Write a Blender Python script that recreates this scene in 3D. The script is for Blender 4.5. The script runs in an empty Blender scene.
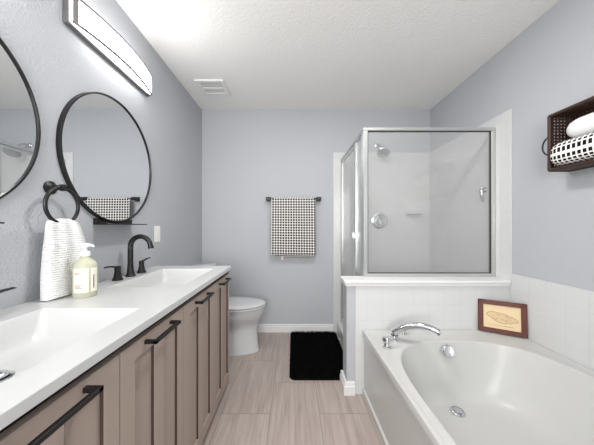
import bpy, bmesh, math, random
from mathutils import Vector, Matrix
random.seed(7)
PI = math.pi
S = bpy.context.scene
COL = S.collection

# ------------------------------------------------------------------ camera
F, CX, CY, EYE = 250.0, 293.0, 226.0, 1.165
cd = bpy.data.cameras.new('camera')
cam = bpy.data.objects.new('camera', cd)
COL.objects.link(cam)
cam.location = (0, 0, EYE)
cam.rotation_euler = (PI/2, 0, 0)
cd.sensor_fit = 'HORIZONTAL'
cd.sensor_width = 36
cd.lens = F/594*36
cd.shift_x = (297-CX)/594
cd.shift_y = (CY-222.5)/594
cd.clip_start = 0.05
S.camera = cam

# ------------------------------------------------------------------ light, exposure
w = bpy.data.worlds.new('world')
S.world = w
w.use_nodes = True
w.node_tree.nodes['Background'].inputs[0].default_value = (0.95, 0.97, 1, 1)
w.node_tree.nodes['Background'].inputs[1].default_value = 0.4
S.view_settings.view_transform = 'Standard'
S.view_settings.look = 'None'
S.view_settings.gamma = 1
S.view_settings.use_curve_mapping = False
S.view_settings.exposure = 0.30

def area(name, loc, rot, sx, sy, power, color=(1, 1, 1)):
    l = bpy.data.lights.new(name, 'AREA')
    l.shape = 'RECTANGLE'; l.size = sx; l.size_y = sy
    l.energy = power; l.color = color
    o = bpy.data.objects.new(name, l)
    o.location = loc; o.rotation_euler = rot
    COL.objects.link(o)
    return o
# daylight outside the two windows behind the camera
area('daylight', (-0.30, -1.62, 1.45), (PI/2, 0, 0), 1.1, 1.4, 74, (1, 0.99, 0.98))
area('daylight', (0.95, -1.62, 1.45), (PI/2, 0, 0), 0.9, 1.4, 3, (1, 0.99, 0.98))
# added fill: unseen disc lights at ceiling height, over the walkway and the tub
for loc, size, power in (((0.22, 1.22, 2.41), 0.32, 14.0), ((0.95, 0.55, 2.41), 0.30, 1.0)):
    fill = area('ceiling_fill', loc, (0, 0, 0), size, size, power, (1, 0.985, 0.965))
    fill.data.shape = 'DISK'

# ------------------------------------------------------------------ helpers
def lin(c):
    return tuple(((v/255)/12.92 if v/255 <= 0.04045 else ((v/255+0.055)/1.055)**2.4) for v in c)

def mat(name, rgb, rough=0.5, metal=0.0, spec=0.5, emit=None, bump=None, coat=0.0, trans=0.0, ior=1.45):
    m = bpy.data.materials.new(name)
    m.use_nodes = True
    nt = m.node_tree
    b = nt.nodes['Principled BSDF']
    b.inputs['Base Color'].default_value = (*lin(rgb), 1)
    b.inputs['Roughness'].default_value = rough
    b.inputs['Metallic'].default_value = metal
    b.inputs['Specular IOR Level'].default_value = spec
    b.inputs['Coat Weight'].default_value = coat
    b.inputs['Transmission Weight'].default_value = trans
    b.inputs['IOR'].default_value = ior
    if emit:
        b.inputs['Emission Color'].default_value = (*emit[0], 1)
        b.inputs['Emission Strength'].default_value = emit[1]
    if bump:
        sc, st, dist = bump
        tc = nt.nodes.new('ShaderNodeTexCoord')
        n = nt.nodes.new('ShaderNodeTexNoise')
        n.inputs['Scale'].default_value = sc
        n.inputs['Detail'].default_value = 3
        bp = nt.nodes.new('ShaderNodeBump')
        bp.inputs['Strength'].default_value = st
        bp.inputs['Distance'].default_value = dist
        nt.links.new(tc.outputs['Object'], n.inputs['Vector'])
        nt.links.new(n.outputs['Fac'], bp.inputs['Height'])
        nt.links.new(bp.outputs['Normal'], b.inputs['Normal'])
    return m

def mth(nt, op, a, b=None):
    n = nt.nodes.new('ShaderNodeMath'); n.operation = op
    for i, v in enumerate((a, b)):
        if v is None: continue
        if isinstance(v, (int, float)): n.inputs[i].default_value = v
        else: nt.links.new(v, n.inputs[i])
    return n.outputs[0]

def mixc(nt, fac, a, b):
    n = nt.nodes.new('ShaderNodeMix'); n.data_type = 'RGBA'
    if isinstance(fac, (int, float)): n.inputs[0].default_value = fac
    else: nt.links.new(fac, n.inputs[0])
    for i, v in ((6, a), (7, b)):
        if isinstance(v, tuple): n.inputs[i].default_value = (*v, 1)
        else: nt.links.new(v, n.inputs[i])
    return n.outputs[2]

def tile_mat(name, axis, rgb=(209, 210, 210), grout=(201, 202, 203), size=0.108):
    m = mat(name, rgb, 0.12, spec=0.5)
    nt = m.node_tree; b = nt.nodes['Principled BSDF']
    tc = nt.nodes.new('ShaderNodeTexCoord')
    sp = nt.nodes.new('ShaderNodeSeparateXYZ')
    nt.links.new(tc.outputs['Object'], sp.inputs[0])
    cb = nt.nodes.new('ShaderNodeCombineXYZ')
    nt.links.new(mth(nt, 'ADD', sp.outputs['X' if axis == 'x' else 'Y'], 5.0), cb.inputs[0])
    nt.links.new(mth(nt, 'ADD', sp.outputs['Z'], 0.03), cb.inputs[1])
    br = nt.nodes.new('ShaderNodeTexBrick')
    br.offset = 0
    br.inputs['Scale'].default_value = 1
    br.inputs['Mortar Size'].default_value = 0.0016
    br.inputs['Mortar Smooth'].default_value = 0.3
    br.inputs['Brick Width'].default_value = size
    br.inputs['Row Height'].default_value = size
    br.inputs['Color1'].default_value = (*lin(rgb), 1)
    br.inputs['Color2'].default_value = (*lin(tuple(c-1 for c in rgb)), 1)
    br.inputs['Mortar'].default_value = (*lin(grout), 1)
    nt.links.new(cb.outputs[0], br.inputs['Vector'])
    nt.links.new(br.outputs['Color'], b.inputs['Base Color'])
    bp = nt.nodes.new('ShaderNodeBump')
    bp.invert = True
    bp.inputs['Strength'].default_value = 0.3
    bp.inputs['Distance'].default_value = 0.001
    nt.links.new(br.outputs['Fac'], bp.inputs['Height'])
    nt.links.new(bp.outputs['Normal'], b.inputs['Normal'])
    return m

def floor_mat():
    m = mat('floor_tile', (160, 145, 136), 0.38, spec=0.4)
    nt = m.node_tree; b = nt.nodes['Principled BSDF']
    tc = nt.nodes.new('ShaderNodeTexCoord')
    sp = nt.nodes.new('ShaderNodeSeparateXYZ')
    nt.links.new(tc.outputs['Object'], sp.inputs[0])
    X, Y = sp.outputs['X'], sp.outputs['Y']
    cb = nt.nodes.new('ShaderNodeCombineXYZ')
    nt.links.new(mth(nt, 'ADD', Y, 6.1-1.552), cb.inputs[0])
    nt.links.new(mth(nt, 'ADD', X, 6.1+0.14), cb.inputs[1])
    br = nt.nodes.new('ShaderNodeTexBrick')
    br.offset = 0.5; br.offset_frequency = 2
    for k, v in (('Scale', 1), ('Mortar Size', 0.002), ('Mortar Smooth', 0.2), ('Brick Width', 0.61), ('Row Height', 0.305), ('Bias', 0)):
        br.inputs[k].default_value = v
    br.inputs['Color1'].default_value = (0, 0, 0, 1)
    br.inputs['Color2'].default_value = (1, 1, 1, 1)
    br.inputs['Mortar'].default_value = (0.5, 0.5, 0.5, 1)
    nt.links.new(cb.outputs[0], br.inputs['Vector'])
    # streaks along Y, shifted per tile
    cv = nt.nodes.new('ShaderNodeCombineXYZ')
    nt.links.new(mth(nt, 'MULTIPLY', X, 46.0), cv.inputs[0])
    nt.links.new(mth(nt, 'MULTIPLY', Y, 2.2), cv.inputs[1])
    sc = nt.nodes.new('ShaderNodeSeparateColor')
    nt.links.new(br.outputs['Color'], sc.inputs[0])
    nt.links.new(mth(nt, 'MULTIPLY', sc.outputs[0], 9.0), cv.inputs[2])
    nz = nt.nodes.new('ShaderNodeTexNoise')
    nz.inputs['Scale'].default_value = 1; nz.inputs['Detail'].default_value = 5; nz.inputs['Roughness'].default_value = 0.62
    nz.inputs['Distortion'].default_value = 0.5
    nt.links.new(cv.outputs[0], nz.inputs['Vector'])
    rp = nt.nodes.new('ShaderNodeValToRGB')
    e = rp.color_ramp.elements
    e[0].position = 0.30; e[0].color = (*lin((155, 143, 136)), 1)
    e[1].position = 0.72; e[1].color = (*lin((191, 179, 173)), 1)
    nt.links.new(nz.outputs['Fac'], rp.inputs[0])
    tone = mixc(nt, mth(nt, 'MULTIPLY', sc.outputs[0], 0.25), rp.outputs[0], lin((155, 141, 132)))
    col = mixc(nt, br.outputs['Fac'], tone, lin((131, 122, 116)))
    nt.links.new(col, b.inputs['Base Color'])
    bp = nt.nodes.new('ShaderNodeBump'); bp.invert = True
    bp.inputs['Strength'].default_value = 0.4; bp.inputs['Distance'].default_value = 0.001
    nt.links.new(br.outputs['Fac'], bp.inputs['Height'])
    nt.links.new(bp.outputs['Normal'], b.inputs['Normal'])
    return m

def check_mat(name, period=0.0275, duty=0.74, dark=(30, 26, 26), light=(238, 236, 233)):
    m = mat(name, light, 0.9, spec=0.1)
    nt = m.node_tree; b = nt.nodes['Principled BSDF']
    tc = nt.nodes.new('ShaderNodeTexCoord')
    sp = nt.nodes.new('ShaderNodeSeparateXYZ')
    nt.links.new(tc.outputs['UV'], sp.inputs[0])
    def band(s):
        f = mth(nt, 'FRACT', mth(nt, 'DIVIDE', mth(nt, 'ADD', s, 10.0), period))
        return mth(nt, 'LESS_THAN', f, duty)
    fac = mth(nt, 'MULTIPLY', band(sp.outputs[0]), band(sp.outputs[1]))
    nt.links.new(mixc(nt, fac, lin(light), lin(dark)), b.inputs['Base Color'])
    bp = nt.nodes.new('ShaderNodeBump')
    bp.inputs['Strength'].default_value = 0.5; bp.inputs['Distance'].default_value = 0.002
    nt.links.new(fac, bp.inputs['Height'])
    nt.links.new(bp.outputs['Normal'], b.inputs['Normal'])
    return m

def waffle_mat(name, rgb, period=0.009):
    m = mat(name, rgb, 0.95, spec=0.1)
    nt = m.node_tree; b = nt.nodes['Principled BSDF']
    tc = nt.nodes.new('ShaderNodeTexCoord')
    sp = nt.nodes.new('ShaderNodeSeparateXYZ')
    nt.links.new(tc.outputs['UV'], sp.inputs[0])
    def wave(s, p): return mth(nt, 'SINE', mth(nt, 'MULTIPLY', s, 2*PI/p))
    h = mth(nt, 'ADD', wave(sp.outputs[1], period), mth(nt, 'MULTIPLY', wave(sp.outputs[0], period*1.3), 0.15))
    bp = nt.nodes.new('ShaderNodeBump')
    bp.inputs['Strength'].default_value = 0.7; bp.inputs['Distance'].default_value = 0.0025
    nt.links.new(h, bp.inputs['Height'])
    nt.links.new(bp.outputs['Normal'], b.inputs['Normal'])
    return m

def glass_mat(name, tint=(0.994, 0.996, 0.995), mirror=1.0, film=0.0):
    m = bpy.data.materials.new(name); m.use_nodes = True
    nt = m.node_tree; nt.nodes.clear()
    out = nt.nodes.new('ShaderNodeOutputMaterial')
    tr = nt.nodes.new('ShaderNodeBsdfTransparent'); tr.inputs[0].default_value = (*tint, 1)
    gl = nt.nodes.new('ShaderNodeBsdfGlossy'); gl.inputs['Roughness'].default_value = 0.01
    # Schlick reflectance, the same from both sides of the pane
    ge = nt.nodes.new('ShaderNodeNewGeometry')
    dt = nt.nodes.new('ShaderNodeVectorMath'); dt.operation = 'DOT_PRODUCT'
    nt.links.new(ge.outputs['Incoming'], dt.inputs[0]); nt.links.new(ge.outputs['Normal'], dt.inputs[1])
    g = mth(nt, 'POWER', mth(nt, 'SUBTRACT', 1.0, mth(nt, 'ABSOLUTE', dt.outputs['Value'])), 5.0)
    f = mth(nt, 'ADD', mth(nt, 'MULTIPLY', g, 0.9), 0.03)
    mx = nt.nodes.new('ShaderNodeMixShader')
    nt.links.new(mth(nt, 'MULTIPLY', f, mirror), mx.inputs[0])
    nt.links.new(tr.outputs[0], mx.inputs[1]); nt.links.new(gl.outputs[0], mx.inputs[2])
    if film:
        df = nt.nodes.new('ShaderNodeBsdfDiffuse'); df.inputs[0].default_value = (0.86, 0.87, 0.87, 1)
        tl = nt.nodes.new('ShaderNodeBsdfTranslucent'); tl.inputs[0].default_value = (0.86, 0.87, 0.87, 1)
        m1 = nt.nodes.new('ShaderNodeMixShader'); m1.inputs[0].default_value = 0.5
        nt.links.new(df.outputs[0], m1.inputs[1]); nt.links.new(tl.outputs[0], m1.inputs[2])
        m2 = nt.nodes.new('ShaderNodeMixShader'); m2.inputs[0].default_value = film
        nt.links.new(mx.outputs[0], m2.inputs[1]); nt.links.new(m1.outputs[0], m2.inputs[2])
        nt.links.new(m2.outputs[0], out.inputs[0])
    else:
        nt.links.new(mx.outputs[0], out.inputs[0])
    return m

class B:
    """collects shapes into one mesh, in world coordinates"""
    def __init__(s):
        s.bm = bmesh.new(); s.uv = s.bm.loops.layers.uv.new('uv')
    def box(s, x0, x1, y0, y1, z0, z1, bev=0.0, seg=2):
        t = bmesh.new()
        bmesh.ops.create_cube(t, size=1)
        for v in t.verts:
            v.co = Vector(((x0+x1)/2+v.co.x*(x1-x0), (y0+y1)/2+v.co.y*(y1-y0), (z0+z1)/2+v.co.z*(z1-z0)))
        if bev: bmesh.ops.bevel(t, geom=t.edges[:], offset=bev, segments=seg, profile=0.5, affect='EDGES')
        s.merge(t); return s
    def merge(s, t, M=None):
        mp = {}
        for v in t.verts: mp[v] = s.bm.verts.new(M @ v.co if M else v.co)
        for f in t.faces:
            try: s.bm.faces.new([mp[v] for v in f.verts])
            except ValueError: pass
        t.free()
    def obox(s, M, sx, sy, sz, bev=0.0):
        t = bmesh.new(); bmesh.ops.create_cube(t, size=1)
        for v in t.verts: v.co = Vector((v.co.x*sx, v.co.y*sy, v.co.z*sz))
        if bev: bmesh.ops.bevel(t, geom=t.edges[:], offset=bev, segments=2, profile=0.5, affect='EDGES')
        s.merge(t, M); return s
    def loft(s, rings, cap0=True, cap1=True, closed=True):
        R = [[s.bm.verts.new(Vector(p)) for p in r] for r in rings]
        n = len(R[0])
        for a, b in zip(R, R[1:]):
            for i in range(n if closed else n-1):
                j = (i+1) % n
                s.bm.faces.new((a[i], a[j], b[j], b[i]))
        if cap0: s.bm.faces.new(R[0][::-1])
        if cap1: s.bm.faces.new(R[-1])
        return s
    def tube(s, pts, rad, n=14, cap=True, flat=None):
        pts = [Vector(p) for p in pts]
        if not hasattr(rad, '__len__'): rad = [rad]*len(pts)
        rings = []; up = None
        for i, p in enumerate(pts):
            d = (pts[min(i+1, len(pts)-1)]-pts[max(i-1, 0)]).normalized()
            if up is None:
                up = Vector((0, 0, 1)) if abs(d.z) < 0.9 else Vector((1, 0, 0))
            a = (up-d*up.dot(d)).normalized(); b = d.cross(a); up = a
            k = flat if flat else 1.0
            rings.append([p+(a*math.cos(t)*k+b*math.sin(t))*rad[i] for t in [2*PI*q/n for q in range(n)]])
        return s.loft(rings, cap, cap)
    def lathe(s, prof, c, axis='z', n=32, cap0=True, cap1=True, M=None):
        c = Vector(c); rings = []
        for r, h in prof:
            ring = []
            for q in range(n):
                t = 2*PI*q/n; u, v = math.cos(t)*r, math.sin(t)*r
                p = Vector((u, v, h)) if axis == 'z' else Vector((h, u, v)) if axis == 'x' else Vector((v, h, u))
                ring.append((M @ p if M else p)+c)
            rings.append(ring)
        return s.loft(rings, cap0, cap1)
    def torus(s, c, R, r, axis='x', n=48, m=12):
        c = Vector(c); g = []
        for i in range(n):
            t = 2*PI*i/n; ring = []
            for j in range(m):
                q = 2*PI*j/m; a = R+r*math.cos(q); h = r*math.sin(q)
                u, v = a*math.cos(t), a*math.sin(t)
                ring.append(c+(Vector((h, u, v)) if axis == 'x' else Vector((u, h, v)) if axis == 'y' else Vector((u, v, h))))
            g.append(ring)
        V = [[s.bm.verts.new(p) for p in r_] for r_ in g]
        for i in range(n):
            for j in range(m):
                s.bm.faces.new((V[i][j], V[(i+1) % n][j], V[(i+1) % n][(j+1) % m], V[i][(j+1) % m]))
        return s
    def grid(s, fn, nu, nv, uvfn=None):
        V = [[s.bm.verts.new(Vector(fn(i/nu, j/nv))) for j in range(nv+1)] for i in range(nu+1)]
        for i in range(nu):
            for j in range(nv):
                f = s.bm.faces.new((V[i][j], V[i+1][j], V[i+1][j+1], V[i][j+1]))
                if uvfn:
                    for l, (a, b) in zip(f.loops, ((i, j), (i+1, j), (i+1, j+1), (i, j+1))):
                        l[s.uv].uv = uvfn(a/nu, b/nv)
        return s

def origin_of(o):
    p = Vector((0, 0, 0))
    while o is not None:
        p += Vector(o.location); o = o.parent
    return p

def obj(name, b, m, parent=None, smooth=False, base=None, sharp=35):
    bm = b.bm if isinstance(b, B) else b
    bmesh.ops.recalc_face_normals(bm, faces=bm.faces[:])
    off = origin_of(parent) if parent else Vector(base if base else (0, 0, 0))
    for v in bm.verts: v.co -= off
    me = bpy.data.meshes.new(name)
    for f in bm.faces: f.smooth = smooth
    if smooth:
        for e in bm.edges:
            if len(e.link_faces) == 2 and e.calc_face_angle(0) > math.radians(sharp): e.smooth = False
    bm.to_mesh(me); bm.free()
    me.materials.append(m)
    o = bpy.data.objects.new(name, me)
    COL.objects.link(o)
    if parent: o.parent = parent
    elif base: o.location = base
    return o

def tag(o, label, cat, group=None, kind=None):
    o['label'] = label; o['category'] = cat
    if group: o['group'] = group
    if kind: o['kind'] = kind
    return o

def thing(name, loc, label, cat, group=None):
    o = bpy.data.objects.new(name, None)
    o.empty_display_size = 0.05
    o.location = loc
    COL.objects.link(o)
    return tag(o, label, cat, group)

def struct(name, b, m, parent=None, smooth=False):
    o = obj(name, b, m, parent, smooth)
    if not parent: o['kind'] = 'structure'
    return o

def solidify(o, t, off=0.0):
    md = o.modifiers.new('thickness', 'SOLIDIFY'); md.thickness = t; md.offset = off
    return md

def copy_tree(o, loc, label):
    r = o.copy(); COL.objects.link(r); r.location = loc; r['label'] = label
    for ch in list(o.children):
        c = ch.copy(); COL.objects.link(c); c.parent = r
        for g in list(ch.children):
            d = g.copy(); COL.objects.link(d); d.parent = c
    return r

# ------------------------------------------------------------------ materials
M_wall = mat('wall_paint', (182, 184.5, 189), 0.7, spec=0.25, bump=(105, 0.65, 0.005))
M_walls = mat('wall_paint_smooth', (182, 184.5, 189), 0.6, spec=0.25, bump=(110, 0.12, 0.003))
M_ceil = mat('ceiling_paint', (244, 243, 241), 0.85, spec=0.1, bump=(70, 0.6, 0.005))
M_trim = mat('trim_paint', (224, 224, 224), 0.4)
M_floor = floor_mat()
M_tx = tile_mat('wall_tile_x', 'x')
M_ty = tile_mat('wall_tile_y', 'y')
M_acryl = mat('tub_acrylic', (195, 195, 193), 0.26, spec=0.3)
M_porc = mat('porcelain', (205, 206, 208), 0.15)
M_counter = mat('counter_stone', (201, 202, 202), 0.22)
M_cab = mat('cabinet_paint', (168, 153, 143), 0.5, spec=0.35)
M_cabin = mat('cabinet_gap', (52, 43, 38), 0.7)
M_black = mat('black_metal', (24, 23, 24), 0.38, spec=0.5)
M_chrome = mat('chrome', (215, 217, 220), 0.12, metal=1.0)
M_alu = mat('brushed_aluminium', (205, 207, 206), 0.32, metal=0.85)
M_gasket = mat('dark_gasket', (70, 68, 66), 0.6)
M_mirror = mat('mirror_silver', (243, 245, 246), 0.005, metal=1.0)
M_glass = glass_mat('clear_glass')
M_shglass = glass_mat('soap_filmed_glass', film=0.10)
M_lamp = mat('lamp_diffuser', (250, 250, 250), 0.4, emit=((1, 0.985, 0.96), 11.0))
M_nickel = mat('lamp_metal', (116, 115, 115), 0.45, metal=0.3)
M_towel = waffle_mat('white_waffle', (240, 240, 240))
M_white_terry = mat('white_terry', (238, 239, 240), 0.95, spec=0.1, bump=(220, 0.8, 0.004))
M_check = check_mat('check_cotton')
M_check2 = check_mat('check_cotton_roll', 0.0225, 0.66)
M_rattan = mat('dark_rattan', (62, 42, 34), 0.55, bump=(160, 0.5, 0.002))
M_wood = mat('mahogany', (92, 44, 34), 0.4, bump=(60, 0.2, 0.001))
M_plast = mat('white_plastic', (236, 236, 234), 0.35)
M_vent = mat('vent_slot', (92, 90, 88), 0.8)

# ------------------------------------------------------------------ room
XL, XR, YF, YB, H = -1.0, 1.505, 2.747, -1.4, 2.44
T = 0.1
struct('floor', B().box(XL-T, XR+T, YB-T, YF+T, -T, 0), M_floor)
struct('ceiling', B().box(XL-T, XR+T, YB-T, YF+T, H, H+T), M_ceil)
struct('wall_left', B().box(XL-T, XL, YB-T, YF+T, 0, H), M_wall)
struct('wall_back', B().box(XL, XR, YF, YF+T, 0, H), M_walls)
b = B().box(XR, XR+T, YB-T, YF+T, 0, H)
struct('wall_right', b, M_walls)
# wall behind the camera with a window opening
b = B(); QX0, QX1, QZ0, QZ1 = -0.85, 0.25, 0.75, 2.15
QX2, QX3 = 0.50, 1.40
b.box(XL, QX0, YB-T, YB, 0, H).box(QX1, QX2, YB-T, YB, 0, H).box(QX3, XR, YB-T, YB, 0, H)
for a, c in ((QX0, QX1), (QX2, QX3)): b.box(a, c, YB-T, YB, 0, QZ0).box(a, c, YB-T, YB, QZ1, H)
struct('wall_rear', b, M_wall)
def window(name, P, u0, u1, z0, z1):
    # P(u0, u1, d0, d1) gives x0, x1, y0, y1 for a bar between u0 and u1 along the wall, d deep in the wall
    b = B(); f = 0.05
    b.box(*P(u0, u0+f, 0.03, 0.08), z0, z1).box(*P(u1-f, u1, 0.03, 0.08), z0, z1)
    b.box(*P(u0+f, u1-f, 0.03, 0.08), z0, z0+f).box(*P(u0+f, u1-f, 0.03, 0.08), z1-f, z1)
    b.box(*P(u0+f, u1-f, 0.035, 0.075), (z0+z1)/2-0.015, (z0+z1)/2+0.015)
    wf = struct(name, b, M_trim)
    obj('pane', B().box(*P(u0+f-0.005, u1-f+0.005, 0.052, 0.058), z0+f-0.005, z1-f+0.005), M_glass, wf)
window('window_1', lambda a, c, d0, d1: (a, c, YB-d1, YB-d0), QX0, QX1, QZ0, QZ1)
window('window_2', lambda a, c, d0, d1: (a, c, YB-d1, YB-d0), QX2, QX3, QZ0, QZ1)

TT = 0.008           # tile thickness
TOP = 1.972          # shower tile height
KY = 1.738           # tiled front of the knee wall
# shower tile
struct('wall_tile_back', B().box(0.44, XR, YF-TT, YF, 0, TOP, 0.003), M_tx)
struct('wall_tile_right', B().box(XR-TT, XR, 1.716, YF-TT, 0, TOP, 0.003), M_ty)
b = B().box(XR-TT, XR, 0.0, 1.716, 0.44, 0.838, 0.003)
struct('wall_tile_tub', b, M_ty)
# knee wall
struct('wall_knee', B().box(0.373, XR-TT, KY, 1.862, 0, 0.768), M_walls)
struct('wall_tile_knee', B().box(0.432, XR-TT, KY-TT, KY, 0, 0.762, 0.002), M_tx)
b = B().box(0.353, XR-TT, 1.713, 1.885, 0.768, 0.790, 0.006, 3)
b.box(0.362, XR-TT, 1.721, KY, 0.748, 0.768, 0.004)
b.box(0.362, 0.373, KY, 1.875, 0.748, 0.768, 0.003)
struct('trim_1', b, M_trim)
# baseboard wrapped round the knee wall end
def baseb(b, x0, x1, y0, y1, h=0.088):
    b.box(x0, x1, y0, y1, 0, h*0.74, 0.003)
b = B()
for x0, y0, z0, z1 in ((0.350, KY-0.022, 0, 0.062), (0.356, KY-0.016, 0.061, 0.088)):
    b.loft([[(x0, 1.872, z), (x0, y0, z), (0.428, y0, z), (0.428, KY-0.0005, z), (0.3725, KY-0.0005, z), (0.3725, 1.872, z)] for z in (z0, z1-0.004)], True, False)
    x1, y1 = x0+0.003, y0+0.003
    b.loft([[(x0, 1.872, z1-0.004), (x0, y0, z1-0.004), (0.428, y0, z1-0.004), (0.428, KY-0.0005, z1-0.004), (0.3725, KY-0.0005, z1-0.004), (0.3725, 1.872, z1-0.004)],
            [(x1, 1.870, z1), (x1, y1, z1), (0.426, y1, z1), (0.426, KY-0.0005, z1), (0.3725, KY-0.0005, z1), (0.3725, 1.870, z1)]], False, True)
bmesh.ops.remove_doubles(b.bm, verts=b.bm.verts[:], dist=1e-6)
struct('baseboard_knee', b, M_trim)
b = B().box(XL, 0.44, YF-0.016, YF, 0, 0.068, 0.002)
b.box(XL, 0.44, YF-0.010, YF, 0.066, 0.090, 0.004)
struct('baseboard_back', b, M_trim)
b = B().box(XL, XL+0.014, 1.82, YF-0.016, 0, 0.088, 0.003)
struct('baseboard_left', b, M_trim)
# shower curb and pan
struct('trim_2', B().box(0.478, 0.575, 1.875, YF-TT, 0, 0.125, 0.008, 3), M_tx)
struct('floor_shower', B().box(0.575, XR-TT, 1.862, YF-TT, 0, 0.04), M_acryl)

# ------------------------------------------------------------------ vanity
VX = -0.462
ends = [0.276, 0.668, 1.056, 1.440, 1.802]
van = thing('vanity_cabinet', (-0.73, 1.04, 0), 'long taupe double vanity cabinet with recessed panel doors along left wall', 'cabinet')
b = B().box(-0.995, VX-0.022, 0.262, 1.802, 0.055, 0.075).box(-0.995, -0.985, 0.262, 1.802, 0.075, 0.853)
b.box(-0.985, VX-0.022, 0.262, 0.28, 0.075, 0.853).box(-0.985, VX-0.022, 1.785, 1.802, 0.075, 0.853).box(VX-0.034, VX-0.022, 0.28, 1.785, 0.075, 0.853)
obj('carcass', b, M_cabin, van)
b = B().box(-0.995, VX-0.045, 0.27, 1.795, 0, 0.055)
obj('toe_kick', b, M_cab, van)
b = B().box(-0.995, VX-0.001, 1.803, 1.807, 0.055, 0.85)
obj('end_panel', b, M_cab, van)
b = B().box(VX-0.021, VX-0.001, 0.262, 1.802, 0.056, 0.062)
obj('bottom_rail', b, M_cab, van)
def door_front(y0, y1, pan):
    """slab with recessed panels: frame built from bars, panels behind"""
    b = B(); z0, z1, zt, zb = 0.064, 0.824, 0.772, 0.122
    x1, x0, xr = VX, VX-0.020, VX-0.010
    cuts = [y0]
    for a, c in pan: cuts += [a, c]
    cuts += [y1]
    b.box(x0, x1, y0, y1, zt, z1, 0.0012, 1); b.box(x0, x1, y0, y1, z0, zb, 0.0012, 1)
    for i in range(0, len(cuts), 2): b.box(x0, x1, cuts[i], cuts[i+1], zb-0.002, zt+0.002, 0.0012, 1)
    for a, c in pan: b.box(x0, xr, a-0.004, c+0.004, zb-0.004, zt+0.004)
    return b
def edge_shade(pan):
    # thin dark strips that paint shade on the recess edges of each panel
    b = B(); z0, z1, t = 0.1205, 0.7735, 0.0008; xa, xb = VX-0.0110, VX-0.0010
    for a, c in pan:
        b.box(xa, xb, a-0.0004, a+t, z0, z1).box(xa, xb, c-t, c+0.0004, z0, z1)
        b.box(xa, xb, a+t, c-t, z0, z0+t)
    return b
M_edge_shade = mat('cabinet_edge_shade', (74, 60, 53), 0.6)
def pull(y0, y1, z, x=VX, out=0.038):
    b = B()
    for y in (y0, y1-0.011): b.box(x-0.001, x+out, y, y+0.011, z-0.0055, z+0.0055)
    b.box(x+out-0.011, x+out, y0, y1, z-0.006, z+0.006, 0.0015, 1)
    return b
fars = [(0.445, 0.611), (0.833, 1.000), (1.224, 1.393), (1.606, 1.774)]
for k in range(4):
    y0, y1 = ends[k]+0.0015, ends[k+1]-0.0015
    f1, f2 = fars[k]
    p = [(f1-0.100, f1), (f2-0.105, f2)]
    d = obj('door', door_front(y0, y1, p), M_cab, van)
    o = obj('panel_edge_shade', edge_shade(p), M_edge_shade, d); o['label'] = 'dark brown strips painted as shade on the recessed panel edges'
    c = (f1+f2)/2-0.06+0.008
    c = [0.475, 0.862, 1.262, 1.636][k]
    obj('handle', pull(c-0.085, c+0.085, 0.803), M_black, d)

ZC = 0.878
ct = thing('countertop', (-0.725, 1.03, 0.853), 'white double sink vanity top with two rectangular integrated basins', 'countertop')
b = B()
cx = [-0.999, -0.872, -0.532, -0.448]
cy = [0.25, 0.364, 0.874, 1.170, 1.680, 1.808]
for i in range(3):
    for j in range(5):
        if i == 1 and j in (1, 3): continue
        b.bm.faces.new([b.bm.verts.new((x, y, ZC)) for x, y in ((cx[i], cy[j]), (cx[i+1], cy[j]), (cx[i+1], cy[j+1]), (cx[i], cy[j+1]))])
bmesh.ops.remove_doubles(b.bm, verts=b.bm.verts[:], dist=1e-5)
# front and end edges with a small rounding
loop = [(-0.999, 0.25), (-0.448, 0.25), (-0.448, 1.808), (-0.999, 1.808)]
def rectring(o, z): return [(-0.999, 0.25-o, z), (-0.448+o, 0.25-o, z), (-0.448+o, 1.808+o, z), (-0.999, 1.808+o, z)]
b.loft([rectring(0, ZC), rectring(0.0016, ZC-0.0008), rectring(0.0022, ZC-0.003), rectring(0.0022, ZC-0.0245)], False, False)
bot = [(-0.999, 0.25), (-0.872, 0.25)]
obj('slab', b, M_counter, ct)
def rrect(x0, x1, y0, y1, r, z, n=8):
    pts = []
    for (cx_, cy_, a0) in ((x1-r, y1-r, 0), (x0+r, y1-r, PI/2), (x0+r, y0+r, PI), (x1-r, y0+r, 1.5*PI)):
        for i in range(n+1):
            a = a0+PI/2*i/n
            pts.append((cx_+r*math.cos(a), cy_+r*math.sin(a), z))
    return pts
def basin(y0, y1):
    b = B(); R = []
    x0, x1 = -0.872, -0.532
    R.append(rrect(x0, x1, y0, y1, 0.0004, ZC))
    R.append(rrect(x0+0.002, x1-0.003, y0+0.002, y1-0.002, 0.004, ZC-0.002))
    R.append(rrect(x0+0.005, x1-0.008, y0+0.006, y1-0.006, 0.012, ZC-0.008))
    R.append(rrect(x0+0.010, x1-0.030, y0+0.014, y1-0.014, 0.022, ZC-0.034))
    R.append(rrect(x0+0.014, x1-0.062, y0+0.022, y1-0.022, 0.030, ZC-0.062))
    R.append(rrect(x0+0.020, x1-0.092, y0+0.030, y1-0.030, 0.035, ZC-0.080))
    R.append(rrect(x0+0.032, x1-0.118, y0+0.044, y1-0.044, 0.040, ZC-0.090))
    R.append(rrect(x0+0.075, x1-0.150, y0+0.120, y1-0.120, 0.030, ZC-0.095))
    b.loft(R, False, True)
    return b
for y0, y1 in ((0.364, 0.874), (1.170, 1.680)):
    s = obj('basin', basin(y0, y1), M_counter, ct, True, sharp=60)
    yc = (y0+y1)/2
    b = B().lathe([(0.033, 0), (0.033, 0.003), (0.027, 0.004), (0.025, 0.001)], (-0.742, yc+0.005, ZC-0.096), n=28)
    d = obj('drain', b, M_chrome, s, True)
    d['label'] = 'chrome drain'
    b = B().lathe([(0.012, 0.002), (0.022, 0.006), (0.022, 0.012), (0.015, 0.016), (0.001, 0.017)], (-0.742, yc+0.005, ZC-0.096), n=24)
    obj('stopper', b, M_chrome, s, True)

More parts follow.
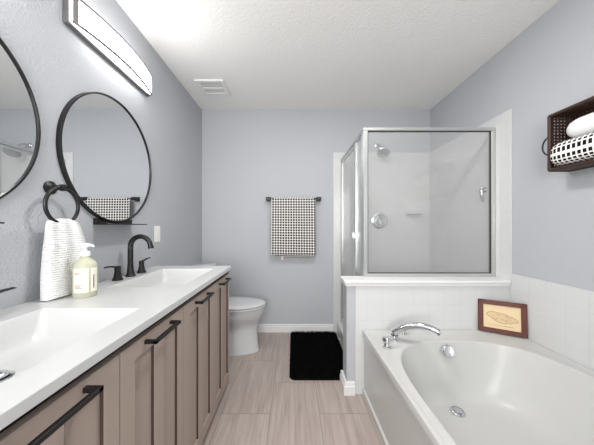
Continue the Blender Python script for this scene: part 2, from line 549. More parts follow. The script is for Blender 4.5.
# faucets
def make_faucet(y, label):
    t = thing('faucet', (-0.93, y, ZC), label, 'faucet', 'black widespread faucets')
    b = B()
    b.lathe([(0.026, 0), (0.026, 0.006), (0.020, 0.014), (0.0165, 0.045), (0.0145, 0.08)], (-0.93, y, ZC), cap1=False)
    pts = [(-0.93, y, ZC+0.07), (-0.93, y, ZC+0.165)]
    R = 0.057
    for i in range(1, 17):
        a = PI-PI*0.92*i/16
        pts.append((-0.93+R+R*math.cos(a), y, ZC+0.170+R*math.sin(a)))
    x, _, z = pts[-1]
    pts += [(x+0.004, y, z-0.022)]
    b.tube(pts, [0.0145]*2+[0.0140]*6+[0.0135]*11, 18)
    b.tube([(x+0.003, y, z-0.012), (x+0.005, y, z-0.026)], 0.0155, 18)
    obj('spout', b, M_black, t, True)
    for s in (-1, 1):
        yy = y+s*0.105
        b = B().lathe([(0.026, 0), (0.025, 0.006), (0.019, 0.018), (0.0145, 0.045), (0.0150, 0.066), (0.013, 0.074), (0.002, 0.076)], (-0.93, yy, ZC))
        P = [(-0.93, yy-s*0.012, ZC+0.069), (-0.93, yy+s*0.02, ZC+0.073), (-0.93, yy+s*0.055, ZC+0.080), (-0.93, yy+s*0.085, ZC+0.081), (-0.93, yy+s*0.094, ZC+0.079)]
        b.tube(P, [0.010, 0.011, 0.0095, 0.0085, 0.004], 12, flat=0.45)
        obj('handle', b, M_black, t, True)
    return t
make_faucet(1.431, 'black arched faucet with two lever handles at the far sink')
make_faucet(0.640, 'black faucet with lever handles at the near sink, cut by left edge')

# ------------------------------------------------------------------ mirrors
MZ, MR = 1.527, 0.341
def make_mirror(y, label):
    t = thing('mirror', (-1.0, y, MZ), label, 'mirror', 'round black framed mirrors')
    b = B(); n = 96
    prof = [(MR-0.009, 0.012), (MR-0.008, 0.020), (MR-0.002, 0.020), (MR, 0.018), (MR, 0.0005), (MR-0.009, 0.0005)]
    rings = [[(-1.0+h, y+r*math.cos(2*PI*q/n), MZ+r*math.sin(2*PI*q/n)) for q in range(n)] for r, h in prof]
    rings.append(rings[0])
    b.loft(rings, False, False)
    bmesh.ops.remove_doubles(b.bm, verts=b.bm.verts[:], dist=1e-6)
    obj('frame', b, M_black, t, True)
    b = B().lathe([(MR-0.0085, 0.006), (MR-0.0085, 0.0135)], (-1.0, y, MZ), 'x', 96)
    obj('mirror_glass', b, M_mirror, t)
    b = B().box(-0.998, -0.896, y-0.145, y+0.145, MZ-MR-0.014, MZ-MR-0.0085, 0.001, 1)
    b.box(-0.999, -0.990, y-0.145, y+0.145, MZ-MR-0.014, MZ-MR+0.018, 0.001, 1)
    obj('shelf', b, M_black, t)
    return t
make_mirror(1.394, 'round black framed mirror beside the towel ring, reflecting the checked towel')
make_mirror(0.633, 'round black framed mirror cut off by left edge of photo')

# ------------------------------------------------------------------ vanity light
LY0, LY1, LZ0, LZ1 = 1.084, 1.712, EYE+0.885, EYE+1.022
lt = thing('vanity_light', (-1.0, 1.398, LZ0), 'lit bow-front bar light with grey metal trim above round mirror', 'light')
b = B().box(-0.9995, -0.974, LY0, LY1, LZ0, LZ1, 0.002, 1)
obj('back_plate', b, M_nickel, lt)
def bow(y): 
    q = (y-1.398)/((LY1-LY0)/2)
    return 0.033+0.045*(1-q*q)
def arcpts(o, z, n=24, a=LY0+0.010, c=LY1-0.006):
    return [(-1.0+bow(a+(c-a)*i/n)+o, a+(c-a)*i/n, z) for i in range(n+1)]
n = 24
b = B()
rings = []
zb, zt = LZ0+0.013, LZ1-0.008
for z in (zb, zt):
    f = arcpts(0, z)
    rings.append(f+[(-0.975, f[-1][1], z), (-0.975, f[0][1], z)])
b.loft(rings)
obj('diffuser', b, M_lamp, lt)
for z in (zb, zt):
    b = B(); rr = []
    for p in arcpts(0, z): rr.append([(p[0]-0.005, p[1], z-0.0055), (p[0]+0.003, p[1], z-0.0055), (p[0]+0.003, p[1], z+0.0055), (p[0]-0.005, p[1], z+0.0055)])
    b.loft(rr); obj('trim_band', b, M_nickel, lt)
for a, c in ((LY0+0.010, LY0+0.034), (LY1-0.012, LY1-0.006)):
    b = B(); rr = []
    for i in range(5):
        y = a+(c-a)*i/4; x = -1.0+bow(y)
        rr.append([(x-0.001, y, zb), (x+0.0014, y, zb), (x+0.0014, y, zt), (x-0.001, y, zt)])
    b.loft(rr); obj('end_band', b, M_nickel, lt)
copy_tree(lt, (-1.0, 0.637, LZ0), 'second bow-front bar light above the near round mirror, just outside the frame')

# ------------------------------------------------------------------ towel ring, hand towel, soap, switch
RY, RZ, RX = 1.026, 1.248, -0.945
tr = thing('towel_ring', (-1.0, RY-0.01, RZ+0.078), 'black round towel ring on left wall holding white hand towel', 'towel ring')
b = B().lathe([(0.027, 0.0005), (0.027, 0.008), (0.020, 0.012), (0.011, 0.016), (0.011, 0.046), (0.014, 0.05), (0.014, 0.066), (0.010, 0.070)], (-1.0, RY, RZ+0.074), 'x', 28)
obj('wall_post', b, M_black, tr, True)
b = B().torus((RX, RY, RZ), 0.073, 0.0072, 'x', 64, 14)
obj('ring', b, M_black, tr, True)

def hand_towel():
    b = B(); N = 96; NV = 40; rings = []
    zt, zb = RZ-0.052, ZC+0.004
    V = []
    for j in range(NV+1):
        v = j/NV
        z = zt+(zb-zt)*v
        e = min(1, v*1.25); e = e*e*(3-2*e)
        yl = 0.960-0.016*e; yr = 1.104+0.080*v**0.8
        th = 0.013+0.012*min(1, v*3)
        if v < 0.06: th *= math.sqrt(max(0.02, v/0.06))
        ring = []
        for q in range(N):
            a = 2*PI*q/N
            s = math.cos(a); c = math.sin(a)
            u = (1-s)/2                           # 0 left .. 1 right
            y = yl+(yr-yl)*u
            fold = 0.010*math.sin(u*9.5+0.9)*(0.35+0.65*v)+0.005*math.sin(u*17+2*v+1)
            flare = 0.012*v*(1-abs(2*u-1)**3)
            cc = math.copysign(abs(c)**0.45, c)
            x = -0.948+fold*(0.6 if c > 0 else 0.3)+cc*th + (flare if c > 0 else 0)
            zz = z+(0.004*math.sin(u*7)+0.006*(1-u)*0)*v - (0.012*(1-v)*(2*u-1)**2)
            if v == 1: zz = zb+0.003*abs(math.sin(u*6))
            ring.append((x, y, zz))
        V.append(ring)
    R = [[b.bm.verts.new(p) for p in r] for r in V]
    for j in range(NV):
        for i in range(N):
            k = (i+1) % N
            f = b.bm.faces.new((R[j][i], R[j][k], R[j+1][k], R[j+1][i]))
            for l in f.loops:
                l[b.uv].uv = (l.vert.co.y, l.vert.co.z)
    b.bm.faces.new(R[0]); b.bm.faces.new(R[-1][::-1])
    return b
tag(obj('hand_towel', hand_towel(), M_towel, None, True, (-0.948, 1.03, ZC+0.004), 70), 'white waffle hand towel hanging from black ring down to countertop', 'towel')

SX, SY = -0.853, 1.026
sb = thing('soap_bottle', (SX, SY, ZC), 'clear pump bottle of pale yellow soap on counter beside hand towel', 'bottle')
M_soap = mat('soap_liquid', (224, 225, 203), 0.12, trans=0.45, ior=1.2)
M_label = mat('paper_label', (231, 227, 214), 0.7)
M_ink = mat('label_ink', (128, 112, 100), 0.7)
rb = 0.041
b = B().lathe([(rb-0.004, 0.0005), (rb, 0.006), (rb, 0.126), (rb-0.004, 0.138), (rb-0.013, 0.148), (0.018, 0.155), (0.0155, 0.159), (0.0155, 0.166)], (SX, SY, ZC), n=40)
obj('bottle_body', b, M_soap, sb, True, sharp=50)
def wrap(b, a0, a1, z0, z1, r, n=14):
    rr = [[(SX+r*math.cos(math.radians(a0+(a1-a0)*i/n)), SY+r*math.sin(math.radians(a0+(a1-a0)*i/n)), z) for i in range(n+1)] for z in (z0, z1)]
    b.loft(rr, False, False, closed=False)
# the side turned to the camera lies at about -50 degrees
b = B(); wrap(b, -108, -36, ZC+0.022, ZC+0.118, rb+0.0006); wrap(b, -24, 14, ZC+0.022, ZC+0.118, rb+0.0006)
lb = obj('label', b, M_label, sb, True)
for k, (a0, a1, z) in enumerate(((-100, -72, 0.100), (-100, -80, 0.094), (-100, -64, 0.050), (-100, -70, 0.045), (-100, -60, 0.040))):
    b = B(); wrap(b, a0, a1, ZC+z, ZC+z+0.0022, rb+0.0011, 6); obj('text_line', b, M_ink, lb)
b = B(); wrap(b, -14, -7, ZC+0.036, ZC+0.090, rb+0.0011, 4); obj('text_line', b, M_ink, lb)
b = B().lathe([(0.0165, 0.164), (0.0175, 0.166), (0.0175, 0.180), (0.012, 0.184), (0.006, 0.185), (0.006, 0.200), (0.013, 0.201), (0.014, 0.212), (0.010, 0.217), (0.001, 0.218)], (SX, SY, ZC), n=28)
b.tube([(SX, SY, ZC+0.208), (SX+0.010, SY+0.010, ZC+0.208), (SX+0.017, SY+0.017, ZC+0.206), (SX+0.020, SY+0.020, ZC+0.200)], [0.008, 0.0065, 0.005, 0.004], 12)
obj('pump', b, M_plast, sb, True)

sw = thing('light_switch', (-1.0, 1.837, 1.107), 'white rocker switch plate on left wall beyond far faucet', 'switch')
b = B().box(-0.9995, -0.994, 1.799, 1.874, 1.048, 1.166, 0.002)
obj('cover_plate', b, M_plast, sw)
b = B().box(-0.995, -0.9915, 1.818, 1.855, 1.073, 1.141, 0.001, 1)
obj('rocker', b, M_plast, sw)

# ------------------------------------------------------------------ towel bar on back wall
BY, BZ = 2.682, 1.458
tb = thing('towel_bar', (0.0, YF, BZ), 'black square towel bar on the back wall', 'towel bar')
obj('bar', B().box(-0.285, 0.295, BY-0.008, BY+0.008, BZ-0.008, BZ+0.008, 0.001, 1), M_black, tb)
for x in (-0.267, 0.277):
    b = B().box(x-0.024, x+0.024, YF-0.012, YF-0.0005, BZ-0.025, BZ+0.025, 0.002)
    b.box(x-0.024, x+0.024, BY-0.012, YF-0.010, BZ-0.018, BZ+0.018, 0.002)
    obj('bracket', b, M_black, tb)
def bar_towel():
    r = 0.0145; prof = []
    z0, z1 = 0.832, 0.852
    for i in range(31): prof.append((BY+r+0.004*math.sin(PI*i/30), z0+(BZ-z0)*i/30))
    for i in range(1, 12):
        a = PI*i/12; prof.append((BY+r*math.cos(a), BZ+r*math.sin(a)))
    for i in range(31): prof.append((BY-r-0.010*math.sin(PI/2*i/30), BZ+(z1-BZ)*i/30))
    L = [0]
    for a, c in zip(prof, prof[1:]): L.append(L[-1]+math.hypot(c[0]-a[0], c[1]-a[1]))
    n = len(prof)-1
    x0, x1 = -0.232, 0.236
    def fn(u, v):
        k = round(v*n); y, z = prof[k]
        front = k > 41
        d = (BZ-z)/0.6
        x = x0+(x1-x0)*u+(0.006*d if front else -0.004*d)*(u-0.3)
        if not front: x = x0+0.03+(x1-x0-0.05)*u
        wv = 0.004*math.sin(u*11+1.3)*max(0, d) if front else 0
        return (x, y-abs(wv), z-(0.008*(u-0.5)*max(0, d) if front else 0))
    b = B(); b.grid(fn, 40, n, lambda u, v: (u*(x1-x0), L[round(v*n)]))
    return b
o = obj('bath_towel', bar_towel(), M_check, None, True, (0, BY, 0.83), 80)
solidify(o, 0.004)
tag(o, 'black and white checked bath towel folded over bar on back wall', 'towel')
tg = obj('care_tag', B().box(-0.125, -0.105, BY+0.006, BY+0.008, 0.802, 0.838), M_plast, o)
tg['label'] = 'small white care tag'

# ------------------------------------------------------------------ ceiling vent
cv = thing('ceiling_vent', (-0.735, 2.302, H), 'white square exhaust fan grille on the ceiling', 'vent')
x0, x1, y0, y1 = -0.862, -0.608, 2.172, 2.434
b = B(); z0 = H-0.014
b.box(x0, x0+0.035, y0, y1, z0, H-0.0005, 0.002, 1).box(x1-0.030, x1, y0, y1, z0, H-0.0005, 0.002, 1)
for r, q in ((y0, y0+0.03), (y0+0.115, y0+0.145), (y1-0.055, y1)):
    b.box(x0+0.0345, x1-0.0295, r, q, z0+0.0004, H-0.0007)
obj('grille_frame', b, M_plast, cv)
b = B()
for yy in (y0+0.045, y0+0.062, y0+0.079, y0+0.096, y0+0.160, y0+0.177, y0+0.194):
    b.box(x0+0.034, x1-0.029, yy-0.0035, yy+0.0035, z0+0.005, H-0.005)
obj('louvre', b, M_plast, cv)
obj('backing', B().box(x0+0.034, x1-0.029, y0+0.029, y1-0.054, H-0.004, H-0.001), M_vent, cv)

# ------------------------------------------------------------------ toilet
TY = 2.352
to = thing('toilet', (-0.6, TY, 0), 'white toilet with closed lid beyond the vanity', 'toilet')
def egg(xb, xf, hw, z, n=48, sq=0.55):
    xc = xb+hw*1.15 if xb+hw*1.15 < xf-0.03 else (xb+xf)/2
    pts = []
    for i in range(n):
        a = 2*PI*i/n; c, s = math.cos(a), math.sin(a)
        if c >= 0: x = xc+(xf-xc)*c; y = hw*s
        else:
            x = xc-(xc-xb)*abs(c)**sq if True else 0; y = hw*math.copysign(abs(s)**sq, s)
        pts.append((x, TY+y, z))
    return pts
b = B()
R = [(-0.88, -0.318, 0.128, 0.0), (-0.88, -0.322, 0.126, 0.02), (-0.88, -0.332, 0.116, 0.12), (-0.88, -0.338, 0.110, 0.20), (-0.88, -0.335, 0.113, 0.235),
     (-0.88, -0.322, 0.130, 0.27), (-0.88, -0.300, 0.155, 0.305), (-0.88, -0.280, 0.174, 0.345), (-0.88, -0.268, 0.182, 0.385), (-0.88, -0.266, 0.183, 0.405), (-0.88, -0.272, 0.178, 0.409)]
b.loft([egg(*r) for r in R])
obj('bowl', b, M_porc, to, True)
b = B().loft([egg(-0.76, -0.262, 0.183, 0.414), egg(-0.76, -0.258, 0.188, 0.417), egg(-0.76, -0.258, 0.188, 0.425), egg(-0.76, -0.264, 0.183, 0.428)])
obj('seat', b, M_porc, to, True)
b = B().loft([egg(-0.76, -0.264, 0.183, 0.4345), egg(-0.76, -0.258, 0.188, 0.438), egg(-0.76, -0.260, 0.187, 0.446), egg(-0.76, -0.275, 0.175, 0.452), egg(-0.74, -0.36, 0.11, 0.455)])
obj('lid', b, M_porc, to, True)
b = B().box(-0.985, -0.80, TY-0.20, TY+0.20, 0.41, 0.755, 0.02, 3)
tk = obj('tank', b, M_porc, to, True)
obj('flush_lever', B().box(-0.80, -0.785, TY-0.17, TY-0.10, 0.69, 0.705, 0.004), M_chrome, tk)
obj('tank_lid', B().box(-0.99, -0.79, TY-0.21, TY+0.21, 0.757, 0.79, 0.01, 3), M_porc, to, True)

# ------------------------------------------------------------------ bath mat
M_shag = mat('black_shag', (9, 8, 9), 0.9, spec=0.15)
mt = thing('bath_mat', (0.22, 2.27, 0), 'black shaggy bath mat on floor by the shower', 'mat')
b = B().loft([rrect(-0.028, 0.462, 1.885, 2.715, 0.05, z) for z in (0.0008, 0.008)])
obj('backing', b, M_shag, mt)
b = B()
rnd = random.Random(3)
for i in range(15000):
    x, y = rnd.uniform(-0.024, 0.458), rnd.uniform(1.89, 2.71)
    dx, dy = max(0, abs(x-0.217)-0.195), max(0, abs(y-2.30)-0.365)
    if math.hypot(dx, dy) > 0.05: continue
    h = rnd.uniform(0.018, 0.034); a = rnd.uniform(0, 2*PI); l = rnd.uniform(0, 0.014); ww = 0.0022
    ca, sa = math.cos(a), math.sin(a)
    v = [b.bm.verts.new(p) for p in ((x-sa*ww, y+ca*ww, 0.006), (x+sa*ww, y-ca*ww, 0.006), (x+ca*l*0.5+sa*ww, y+sa*l*0.5-ca*ww, h*0.7), (x+ca*l, y+sa*l, h), (x+ca*l*0.5-sa*ww, y+sa*l*0.5+ca*ww, h*0.7))]
    b.bm.faces.new(v)
pl = obj('pile', b, M_shag, mt); pl['kind'] = 'stuff'

# ------------------------------------------------------------------ bathtub
TX0, TX1, TY0, TY1, DZ = 0.479, XR-TT-0.001, 0.18, KY-TT-0.001, 0.450
tub = thing('bathtub', (0.99, 0.95, 0), 'white built-in bathtub with oval basin along right wall', 'bathtub')
N = 128
bc = (0.985, 0.93)
corner = [math.atan2(y-bc[1], x-bc[0]) for x, y in ((TX1, TY1), (TX0, TY1), (TX0, TY0), (TX1, TY0))]
angs = [2*PI*i/N-PI for i in range(N)]
for c in corner:
    k = min(range(N), key=lambda i: abs(angs[i]-c)); angs[k] = c
def rect(o, z):
    x0, x1, y0, y1 = TX0+o, TX1-o, TY0+o, TY1-o; r = []
    for a in angs:
        ca, sa = math.cos(a), math.sin(a); t = 1e9
        if ca > 1e-9: t = min(t, (TX1-bc[0])/ca)
        if ca < -1e-9: t = min(t, (TX0-bc[0])/ca)
        if sa > 1e-9: t = min(t, (TY1-bc[1])/sa)
        if sa < -1e-9: t = min(t, (TY0-bc[1])/sa)
        x, y = bc[0]+ca*t, bc[1]+sa*t
        r.append((min(max(x, x0), x1), min(max(y, y0), y1), z))
    return r
def oval(c, hx, hy, z, e=3.2):
    r = []
    for a in angs:
        # same direction as seen from the centre keeps the quads regular
        ca, sa = math.cos(a), math.sin(a)
        t = (abs(ca/hx)**e+abs(sa/hy)**e)**(-1/e)
        r.append((c[0]+ca*t, c[1]+sa*t, z))
    return r
rim = (0.982, 0.93, 0.440, 0.624); bo = (0.950, 1.02, 0.245, 0.44)
def basin_ring(g, z, e=3.2):
    c = [rim[i]+(bo[i]-rim[i])*g for i in range(4)]
    return oval((c[0], c[1]), c[2], c[3], z, e)
def expand(k, z): return oval((rim[0], rim[1]), rim[2]+k, rim[3]+k, z)
rings = [rect(0.0, 0.0), rect(0.0, 0.040), rect(0.004, 0.044), rect(0.012, 0.046), rect(0.012, 0.404), rect(0.004, 0.410), rect(0.0, 0.414), rect(0.0, 0.441), rect(0.003, 0.448), rect(0.010, DZ), rect(0.020, DZ-0.001), rect(0.028, DZ-0.004),
         expand(0.040, DZ-0.004), expand(0.020, DZ-0.003), expand(0.006, DZ-0.003), basin_ring(0, DZ-0.007)]
for g, z in ((0.025, 0.428), (0.06, 0.40), (0.14, 0.345), (0.24, 0.28), (0.35, 0.22), (0.46, 0.175), (0.60, 0.145), (0.76, 0.130), (1.0, 0.122)):
    rings.append(basin_ring(g, z, 3.2-0.7*g))
rings.append(oval((0.95, 1.02), 0.12, 0.2, 0.119, 2.2))
b = B().loft(rings, False, True)
obj('tub_shell', b, M_acryl, tub, True, sharp=28)
# overflow plate on the sloping far end, drain in the floor
Mo = Matrix.Rotation(math.radians(-28), 4, 'X')
def disc(c, prof, M): return B().lathe(prof, c, 'z', 28, M=M)
Mo = Matrix.Rotation(math.radians(68), 4, 'X')
o = obj('overflow_plate', disc((0.945, 1.520, 0.402), [(0.036, -0.012), (0.036, 0.004), (0.031, 0.009), (0.020, 0.010), (0.001, 0.0105)], Mo), M_chrome, tub, True)
o['label'] = 'round chrome overflow plate'
o = obj('tub_drain', disc((0.92, 1.395, 0.130), [(0.036, -0.004), (0.036, 0.002), (0.030, 0.005), (0.028, 0.001), (0.022, 0.001), (0.021, 0.008), (0.001, 0.010)], Matrix.Rotation(math.radians(8), 4, 'X')), M_chrome, tub, True)
o['label'] = 'chrome drain with stopper'

tf = thing('tub_faucet', (0.645, 1.575, DZ), 'chrome arched tub filler with two handles on tub deck corner', 'faucet')
bx, by = 0.640, 1.575
tipx, tipy = 0.838, 1.435
b = B()
b.lathe([(0.032, -0.0032), (0.032, 0.006), (0.024, 0.012), (0.022, 0.03)], (bx, by, DZ), cap1=False, n=24)
P = []; rad = []
for i in range(21):
    t = i/20
    h = 0.018+0.105*math.sin(PI*(0.06+t*0.64))**0.75
    P.append((bx+(tipx-bx)*t**1.05, by+(tipy-by)*t**1.05, DZ+h)); rad.append(0.033-0.013*t)
b.tube(P, rad, 18, flat=0.75)
b.tube([(P[-1][0]-0.006, P[-1][1]+0.004, P[-1][2]+0.003), (P[-1][0]+0.002, P[-1][1]-0.001, P[-1][2]-0.016)], 0.013, 14)
obj('spout', b, M_chrome, tf, True)
for hx, hy in ((0.555, 1.478), (0.735, 1.668)):
    b = B().lathe([(0.026, -0.0032), (0.026, 0.005), (0.018, 0.010), (0.016, 0.026), (0.024, 0.030), (0.027, 0.044), (0.023, 0.058), (0.006, 0.063)], (hx, hy, DZ), n=24)
    b.tube([(hx, hy, DZ+0.045), (hx+0.025, hy-0.004, DZ+0.050), (hx+0.052, hy-0.008, DZ+0.049)], [0.009, 0.008, 0.006], 10)
    obj('handle', b, M_chrome, tf, True)

# ------------------------------------------------------------------ framed picture leaning in the corner
pw, ph = 0.262, 0.212
A = Vector((1.274, 1.722, DZ+0.002)); C2 = Vector((1.491, 1.590, DZ+0.002))
d = (C2-A).normalized(); pw = (C2-A).length
nrm = Vector((d.y, -d.x, 0)); nrm = nrm if nrm.y < 0 else -nrm
lean = math.radians(5)
up = Vector((0, 0, 1))*math.cos(lean)-nrm*math.sin(lean)
nn = nrm*math.cos(lean)+Vector((0, 0, 1))*math.sin(lean)
def PM(u, v, wv): 
    M = Matrix.Identity(4)
    c = A+d*u+up*v+nn*wv
    for i in range(3): M[i][0] = d[i]; M[i][1] = up[i]; M[i][2] = nn[i]; M[i][3] = c[i]
    return M
fr = thing('framed_picture', tuple(A+d*pw/2), 'small red-brown framed antique print leaning in tub corner', 'picture')
b = B(); k = 0.030; dp = 0.014
b.obox(PM(pw/2, k/2, dp/2), pw, k, dp, 0.003); b.obox(PM(pw/2, ph-k/2, dp/2), pw, k, dp, 0.003)
b.obox(PM(k/2, ph/2, dp/2), k, ph, dp, 0.003); b.obox(PM(pw-k/2, ph/2, dp/2), k, ph, dp, 0.003)
obj('frame', b, M_wood, fr)
M_paper = mat('aged_paper', (226, 203, 164), 0.7, bump=(30, 0.1, 0.001))
M_sepia = mat('sepia_ink', (140, 112, 88), 0.8)
M_wash = mat('sepia_wash', (216, 191, 152), 0.8)
pr = obj('print', B().obox(PM(pw/2, ph/2, 0.005), pw-2*k+0.006, ph-2*k+0.006, 0.003), M_paper, fr)
out = [(0.045, 0.118), (0.055, 0.132), (0.075, 0.138), (0.100, 0.134), (0.125, 0.130), (0.150, 0.122), (0.172, 0.112), (0.190, 0.104), (0.197, 0.092), (0.190, 0.080), (0.178, 0.085),
       (0.165, 0.072), (0.150, 0.078), (0.135, 0.066), (0.112, 0.070), (0.092, 0.076), (0.078, 0.092), (0.066, 0.100), (0.055, 0.104)]
out = [(u*pw/0.238, v) for u, v in out]
b = B()
b.bm.faces.new([b.bm.verts.new(A+d*u+up*v+nn*0.0069) for u, v in out])
obj('wash', b, M_wash, pr)
b = B()
def line(p, q, wd=0.0022):
    p, q = Vector(p), Vector(q); e = (q-p); m = (p+q)/2; L = e.length
    a = math.atan2(e.y, e.x)
    M = PM(m.x, m.y, 0.0073) @ Matrix.Rotation(a, 4, 'Z')
    b.obox(M, L+wd*0.6, wd, 0.0006)
for p, q in zip(out, out[1:]+out[:1]): line(p, q)
rnd = random.Random(5)
for i in range(16):
    u = rnd.uniform(0.075, 0.175); v = rnd.uniform(0.085, 0.122); a = rnd.uniform(-0.5, 0.3); L = rnd.uniform(0.008, 0.02)
    line((u, v), (u+L*math.cos(a), v+L*math.sin(a)), 0.0013)
line((0.05, 0.052), (0.19, 0.050), 0.0016)
obj('drawing', b, M_sepia, pr)

# ------------------------------------------------------------------ shower enclosure
GX, GY, GZ0, GZ1 = 0.535, 1.858, 0.790, 1.893
XT = XR-TT-0.0005
se = thing('shower_enclosure', (0.95, 2.0, 0.79), 'framed clear glass shower enclosure standing on tiled knee wall and curb', 'shower')
b = B()
b.box(GX-0.016, GX+0.016, GY-0.016, GY+0.016, GZ0+0.0005, GZ1-0.0235, 0.002, 1)
b.box(XT-0.030, XT, GY-0.014, GY+0.014, GZ0+0.0005, GZ1-0.0235, 0.002, 1)
b.box(GX+0.0155, XT-0.0295, GY-0.0135, GY+0.0135, GZ0+0.0007, GZ0+0.024, 0.002, 1)
b.box(GX-0.018, XT, GY-0.018, GY+0.018, GZ1-0.024, GZ1, 0.003, 1)
obj('front_frame', b, M_alu, se)
b = B(); g = 0.005
b.box(GX+0.0158, GX+0.016+g, GY-0.009, GY+0.009, GZ0+0.0238, GZ1-0.0238).box(XT-0.030-g, XT-0.0298, GY-0.009, GY+0.009, GZ0+0.0238, GZ1-0.0238)
b.box(GX+0.016+g, XT-0.030-g, GY-0.0088, GY+0.0088, GZ0+0.0238, GZ0+0.024+g).box(GX+0.016+g, XT-0.030-g, GY-0.0088, GY+0.0088, GZ1-0.024-g, GZ1-0.0238)
obj('gasket', b, M_gasket, se)
obj('front_pane', B().box(GX+0.02, XT-0.034, GY-0.003, GY+0.003, GZ0+0.022, GZ1-0.022), M_shglass, se)
YT = YF-TT-0.0005
b = B(); CZ = 0.1255
b.box(GX-0.018, GX+0.018, GY+0.016, YT, GZ1-0.024, GZ1, 0.003, 1)          # header
b.box(GX-0.014, GX+0.014, 1.890, 1.912, CZ, GZ1-0.024, 0.002, 1)
b.box(GX-0.014, GX+0.014, 2.092, 2.116, CZ, GZ1-0.024, 0.002, 1)
b.box(GX-0.014, GX+0.014, YT-0.026, YT, CZ, GZ1-0.024, 0.002, 1)
b.box(GX-0.0135, GX+0.0135, 1.911, 2.093, CZ, CZ+0.02, 0.002, 1).box(GX-0.0135, GX+0.0135, 2.115, YT-0.0255, CZ, CZ+0.02, 0.002, 1)
obj('side_frame', b, M_alu, se)
obj('side_pane', B().box(GX-0.003, GX+0.003, 1.910, 2.094, CZ+0.02, GZ1-0.024), M_shglass, se)
dr = obj('shower_door', B().box(GX-0.012, GX+0.012, 2.118, 2.142, CZ+0.024, GZ1-0.028, 0.002, 1).box(GX-0.012, GX+0.012, YT-0.052, YT-0.028, CZ+0.024, GZ1-0.028, 0.002, 1)
         .box(GX-0.012, GX+0.012, 2.14, YT-0.05, CZ+0.024, CZ+0.046, 0.002, 1).box(GX-0.012, GX+0.012, 2.14, YT-0.05, GZ1-0.05, GZ1-0.028, 0.002, 1), M_alu, se)
obj('door_pane', B().box(GX-0.003, GX+0.003, 2.138, YT-0.048, CZ+0.04, GZ1-0.045), M_shglass, dr)
obj('door_handle', B().box(GX-0.034, GX-0.012, 2.122, 2.140, EYE-0.108, EYE-0.058, 0.003, 2).box(GX-0.037, GX-0.030, 2.118, 2.144, EYE-0.108, EYE-0.058, 0.002, 1), M_alu, dr)
obj('door_seal', B().box(GX-0.010, GX+0.010, 2.1165, 2.1178, CZ+0.024, GZ1-0.03).box(GX-0.010, GX+0.010, YT-0.0275, YT-0.0265, CZ+0.024, GZ1-0.03), M_gasket, dr)

# shower fittings
sh = thing('showerhead', (0.92, YF, 2.05), 'chrome shower head on arm above tiles at the shower back wall', 'shower head')
b = B().lathe([(0.030, -0.0005), (0.028, -0.006), (0.014, -0.014)], (0.92, YF, 2.05), 'y', 24)
b.tube([(0.92, YF-0.005, 2.05), (0.922, YF-0.05, 2.048), (0.926, YF-0.09, 2.03), (0.932, YF-0.12, 1.995)], 0.011, 14)
obj('shower_arm', b, M_chrome, sh, True)
Mh = Matrix.Rotation(math.radians(-30), 4, 'X') @ Matrix.Rotation(math.radians(12), 4, 'Y')
b = B().lathe([(0.012, 0.035), (0.016, 0.02), (0.040, 0.005), (0.064, -0.012), (0.068, -0.022), (0.062, -0.030), (0.001, -0.032)], (0.940, YF-0.145, 1.945), 'z', 32, M=Mh)
obj('spray_face', b, M_chrome, sh, True)
YT2 = YF-TT
sv = thing('shower_valve', (0.945, YT2, 1.22), 'round chrome shower valve plate on back tile wall', 'valve')
obj('escutcheon', B().lathe([(0.088, -0.0005), (0.086, -0.008), (0.070, -0.014), (0.045, -0.015)], (0.945, YT2, 1.222), 'y', 40), M_chrome, sv, True)
b = B().lathe([(0.040, -0.0155), (0.042, -0.03), (0.036, -0.045), (0.002, -0.048)], (0.945, YT2, 1.222), 'y', 28)
b.box(0.935, 0.955, YT2-0.056, YT2-0.040, 1.165, 1.235, 0.006, 3)
obj('knob', b, M_chrome, sv, True)
sd = thing('soap_dish', (1.315, YT2, 1.32), 'white ceramic soap dish set in back tile wall of shower', 'soap dish')
obj('dish', B().box(1.235, 1.395, YT2-0.018, YT2-0.0005, 1.285, 1.385, 0.007, 3).box(1.245, 1.385, YT2-0.075, YT2-0.010, 1.290, 1.310, 0.008, 3), M_porc, sd, True)
XH = XR-TT-0.0005
hk = thing('shower_hook', (XH, 1.945, 1.42), 'small chrome hook on right tile wall inside the shower', 'hook')
b = B().lathe([(0.022, 0), (0.021, -0.006), (0.010, -0.010), (0.009, -0.028)], (XH, 1.945, 1.445), 'x', 20)
obj('wall_mount', b, M_chrome, hk, True)
b = B().tube([(XH-0.026, 1.945, 1.468), (XH-0.032, 1.945, 1.44), (XH-0.030, 1.945, 1.40), (XH-0.022, 1.945, 1.365), (XH-0.020, 1.945, 1.352)], [0.012, 0.016, 0.011, 0.009, 0.007], 14)
obj('hook_arm', b, M_chrome, hk, True)

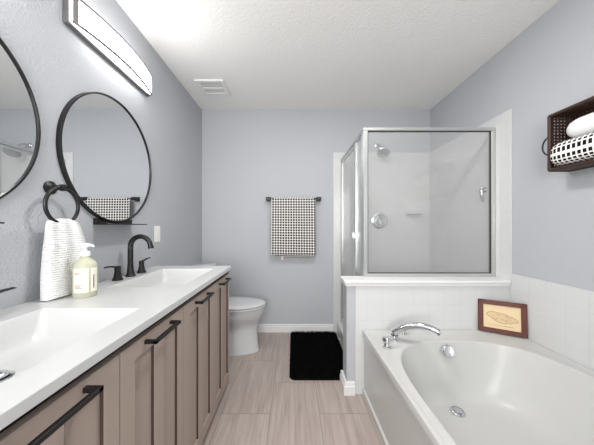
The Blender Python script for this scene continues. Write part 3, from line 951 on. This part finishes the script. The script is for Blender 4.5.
# ------------------------------------------------------------------ wall basket with towels
BX0, BX1, BY0, BY1, BZ0, BZ1 = 1.387, XR-0.001, 0.78, 1.352, 1.466, 1.757
bk = thing('wall_basket', (BX1, 1.05, BZ0), 'dark woven rattan basket shelf hung on the right wall', 'basket')
b = B(); r = 0.0085
def bar(p, q, rr=r): b.tube([p, q], rr, 10)
for y in (BY0, BY1):
    bar((BX0, y, BZ0), (BX0, y, BZ1)); bar((BX1-r, y, BZ0), (BX1-r, y, BZ1)); bar((BX0, y, BZ0), (BX1-r, y, BZ0)); bar((BX0, y, BZ1), (BX1-r, y, BZ1))
for z in (BZ0, BZ1):
    bar((BX0, BY0, z), (BX0, BY1, z)); bar((BX1-r, BY0, z), (BX1-r, BY1, z))
b.box(BX0, BX1, BY0, BY1, BZ0-0.004, BZ0+0.004)
obj('frame', b, M_rattan, bk, True)
def lattice(o, ax, fixed, a0, a1, c0, c1, step=0.0175, wd=0.0045):
    b = B(); t = 0.0022
    na, nc = round((a1-a0)/step), round((c1-c0)/step)
    for i in range(1, na):
        p = a0+(a1-a0)*i/na
        if ax == 'y': b.box(p-wd, p+wd, fixed-t, fixed+t, c0, c1)
        if ax == 'x': b.box(fixed-t, fixed+t, p-wd, p+wd, c0, c1)
        if ax == 'z': b.box(p-wd, p+wd, c0, c1, fixed-t, fixed+t)
    for j in range(1, nc):
        p = c0+(c1-c0)*j/nc
        if ax == 'y': b.box(a0, a1, fixed-t*1.6, fixed+t*1.6, p-wd, p+wd)
        if ax == 'x': b.box(fixed-t*1.6, fixed+t*1.6, a0, a1, p-wd, p+wd)
        if ax == 'z': b.box(a0, a1, p-wd, p+wd, fixed-t*1.6, fixed+t*1.6)
    return obj(o, b, M_rattan, bk)
lattice('woven_panel', 'y', BY1, BX0, BX1-r, BZ0, BZ1)
lattice('woven_panel', 'y', BY0, BX0, BX1-r, BZ0, BZ1)
lattice('woven_panel', 'x', BX1-0.006, BY0, BY1, BZ0, BZ1)
lattice('woven_panel', 'z', BZ1, BX0, BX1-r, BY0, BY1)
b = B(); hz = BZ0+0.135
P = []
for i in range(13):
    a = PI*i/12
    P.append((BX0+0.008, BY1+0.004+0.042*math.sin(a), hz+0.050*math.cos(a)))
b.tube(P, 0.004, 10)
o = obj('handle', b, M_black, bk, True); o['label'] = 'black loop handle on the far end'
# checked towel lying folded on the basket floor
def slab_roll(y0, y1, xc, zc, rx, rz, e, n=48, m=30, tilt=0.0):
    b = B(); V = []
    for j in range(m+1):
        v = j/m
        k = 1.0
        edge = min(v, 1-v)*m
        if edge < 4: k = math.sqrt(1-((4-edge)/4)**2*0.55) if edge > 0 else 0.6
        y = y0+(y1-y0)*v; ring = []
        for i in range(n):
            a = 2*PI*i/n; c, s = math.cos(a), math.sin(a)
            ring.append((xc+rx*k*math.copysign(abs(c)**e, c), y, zc+rz*k*math.copysign(abs(s)**e, s)+tilt*v))
        V.append(ring)
    R = [[b.bm.verts.new(p) for p in r_] for r_ in V]
    per = 2*PI*(rx+rz)/2
    for j in range(m):
        for i in range(n):
            q = (i+1) % n
            f = b.bm.faces.new((R[j][i], R[j][q], R[j+1][q], R[j+1][i]))
            for l, (ii, jj) in zip(f.loops, ((i, j), (i+1, j), (i+1, j+1), (i, j+1))):
                l[b.uv].uv = (ii/n*per, jj/m*(y1-y0))
    for rr in (R[0], R[-1]):
        cv_ = b.bm.verts.new(sum((v.co for v in rr), Vector())/n)
        for i in range(n):
            f = b.bm.faces.new((rr[i], rr[(i+1) % n], cv_))
            for l in f.loops: l[b.uv].uv = (l.vert.co.x, l.vert.co.z)
    return b
o = obj('folded_towel', slab_roll(0.80, 1.339, 1.420, BZ0+0.072, 0.071, 0.062, 0.6), M_check2, None, True, (1.424, 1.05, BZ0+0.004), 60)
tag(o, 'black and white checked towel folded in the bottom of wall basket', 'towel')
o = obj('rolled_towel', slab_roll(0.80, 1.285, 1.436, BZ0+0.187, 0.052, 0.051, 0.9), M_white_terry, None, True, (1.425, 1.05, BZ0+0.118), 60)
tag(o, 'white rolled towel lying on checked towel in wall basket', 'towel')
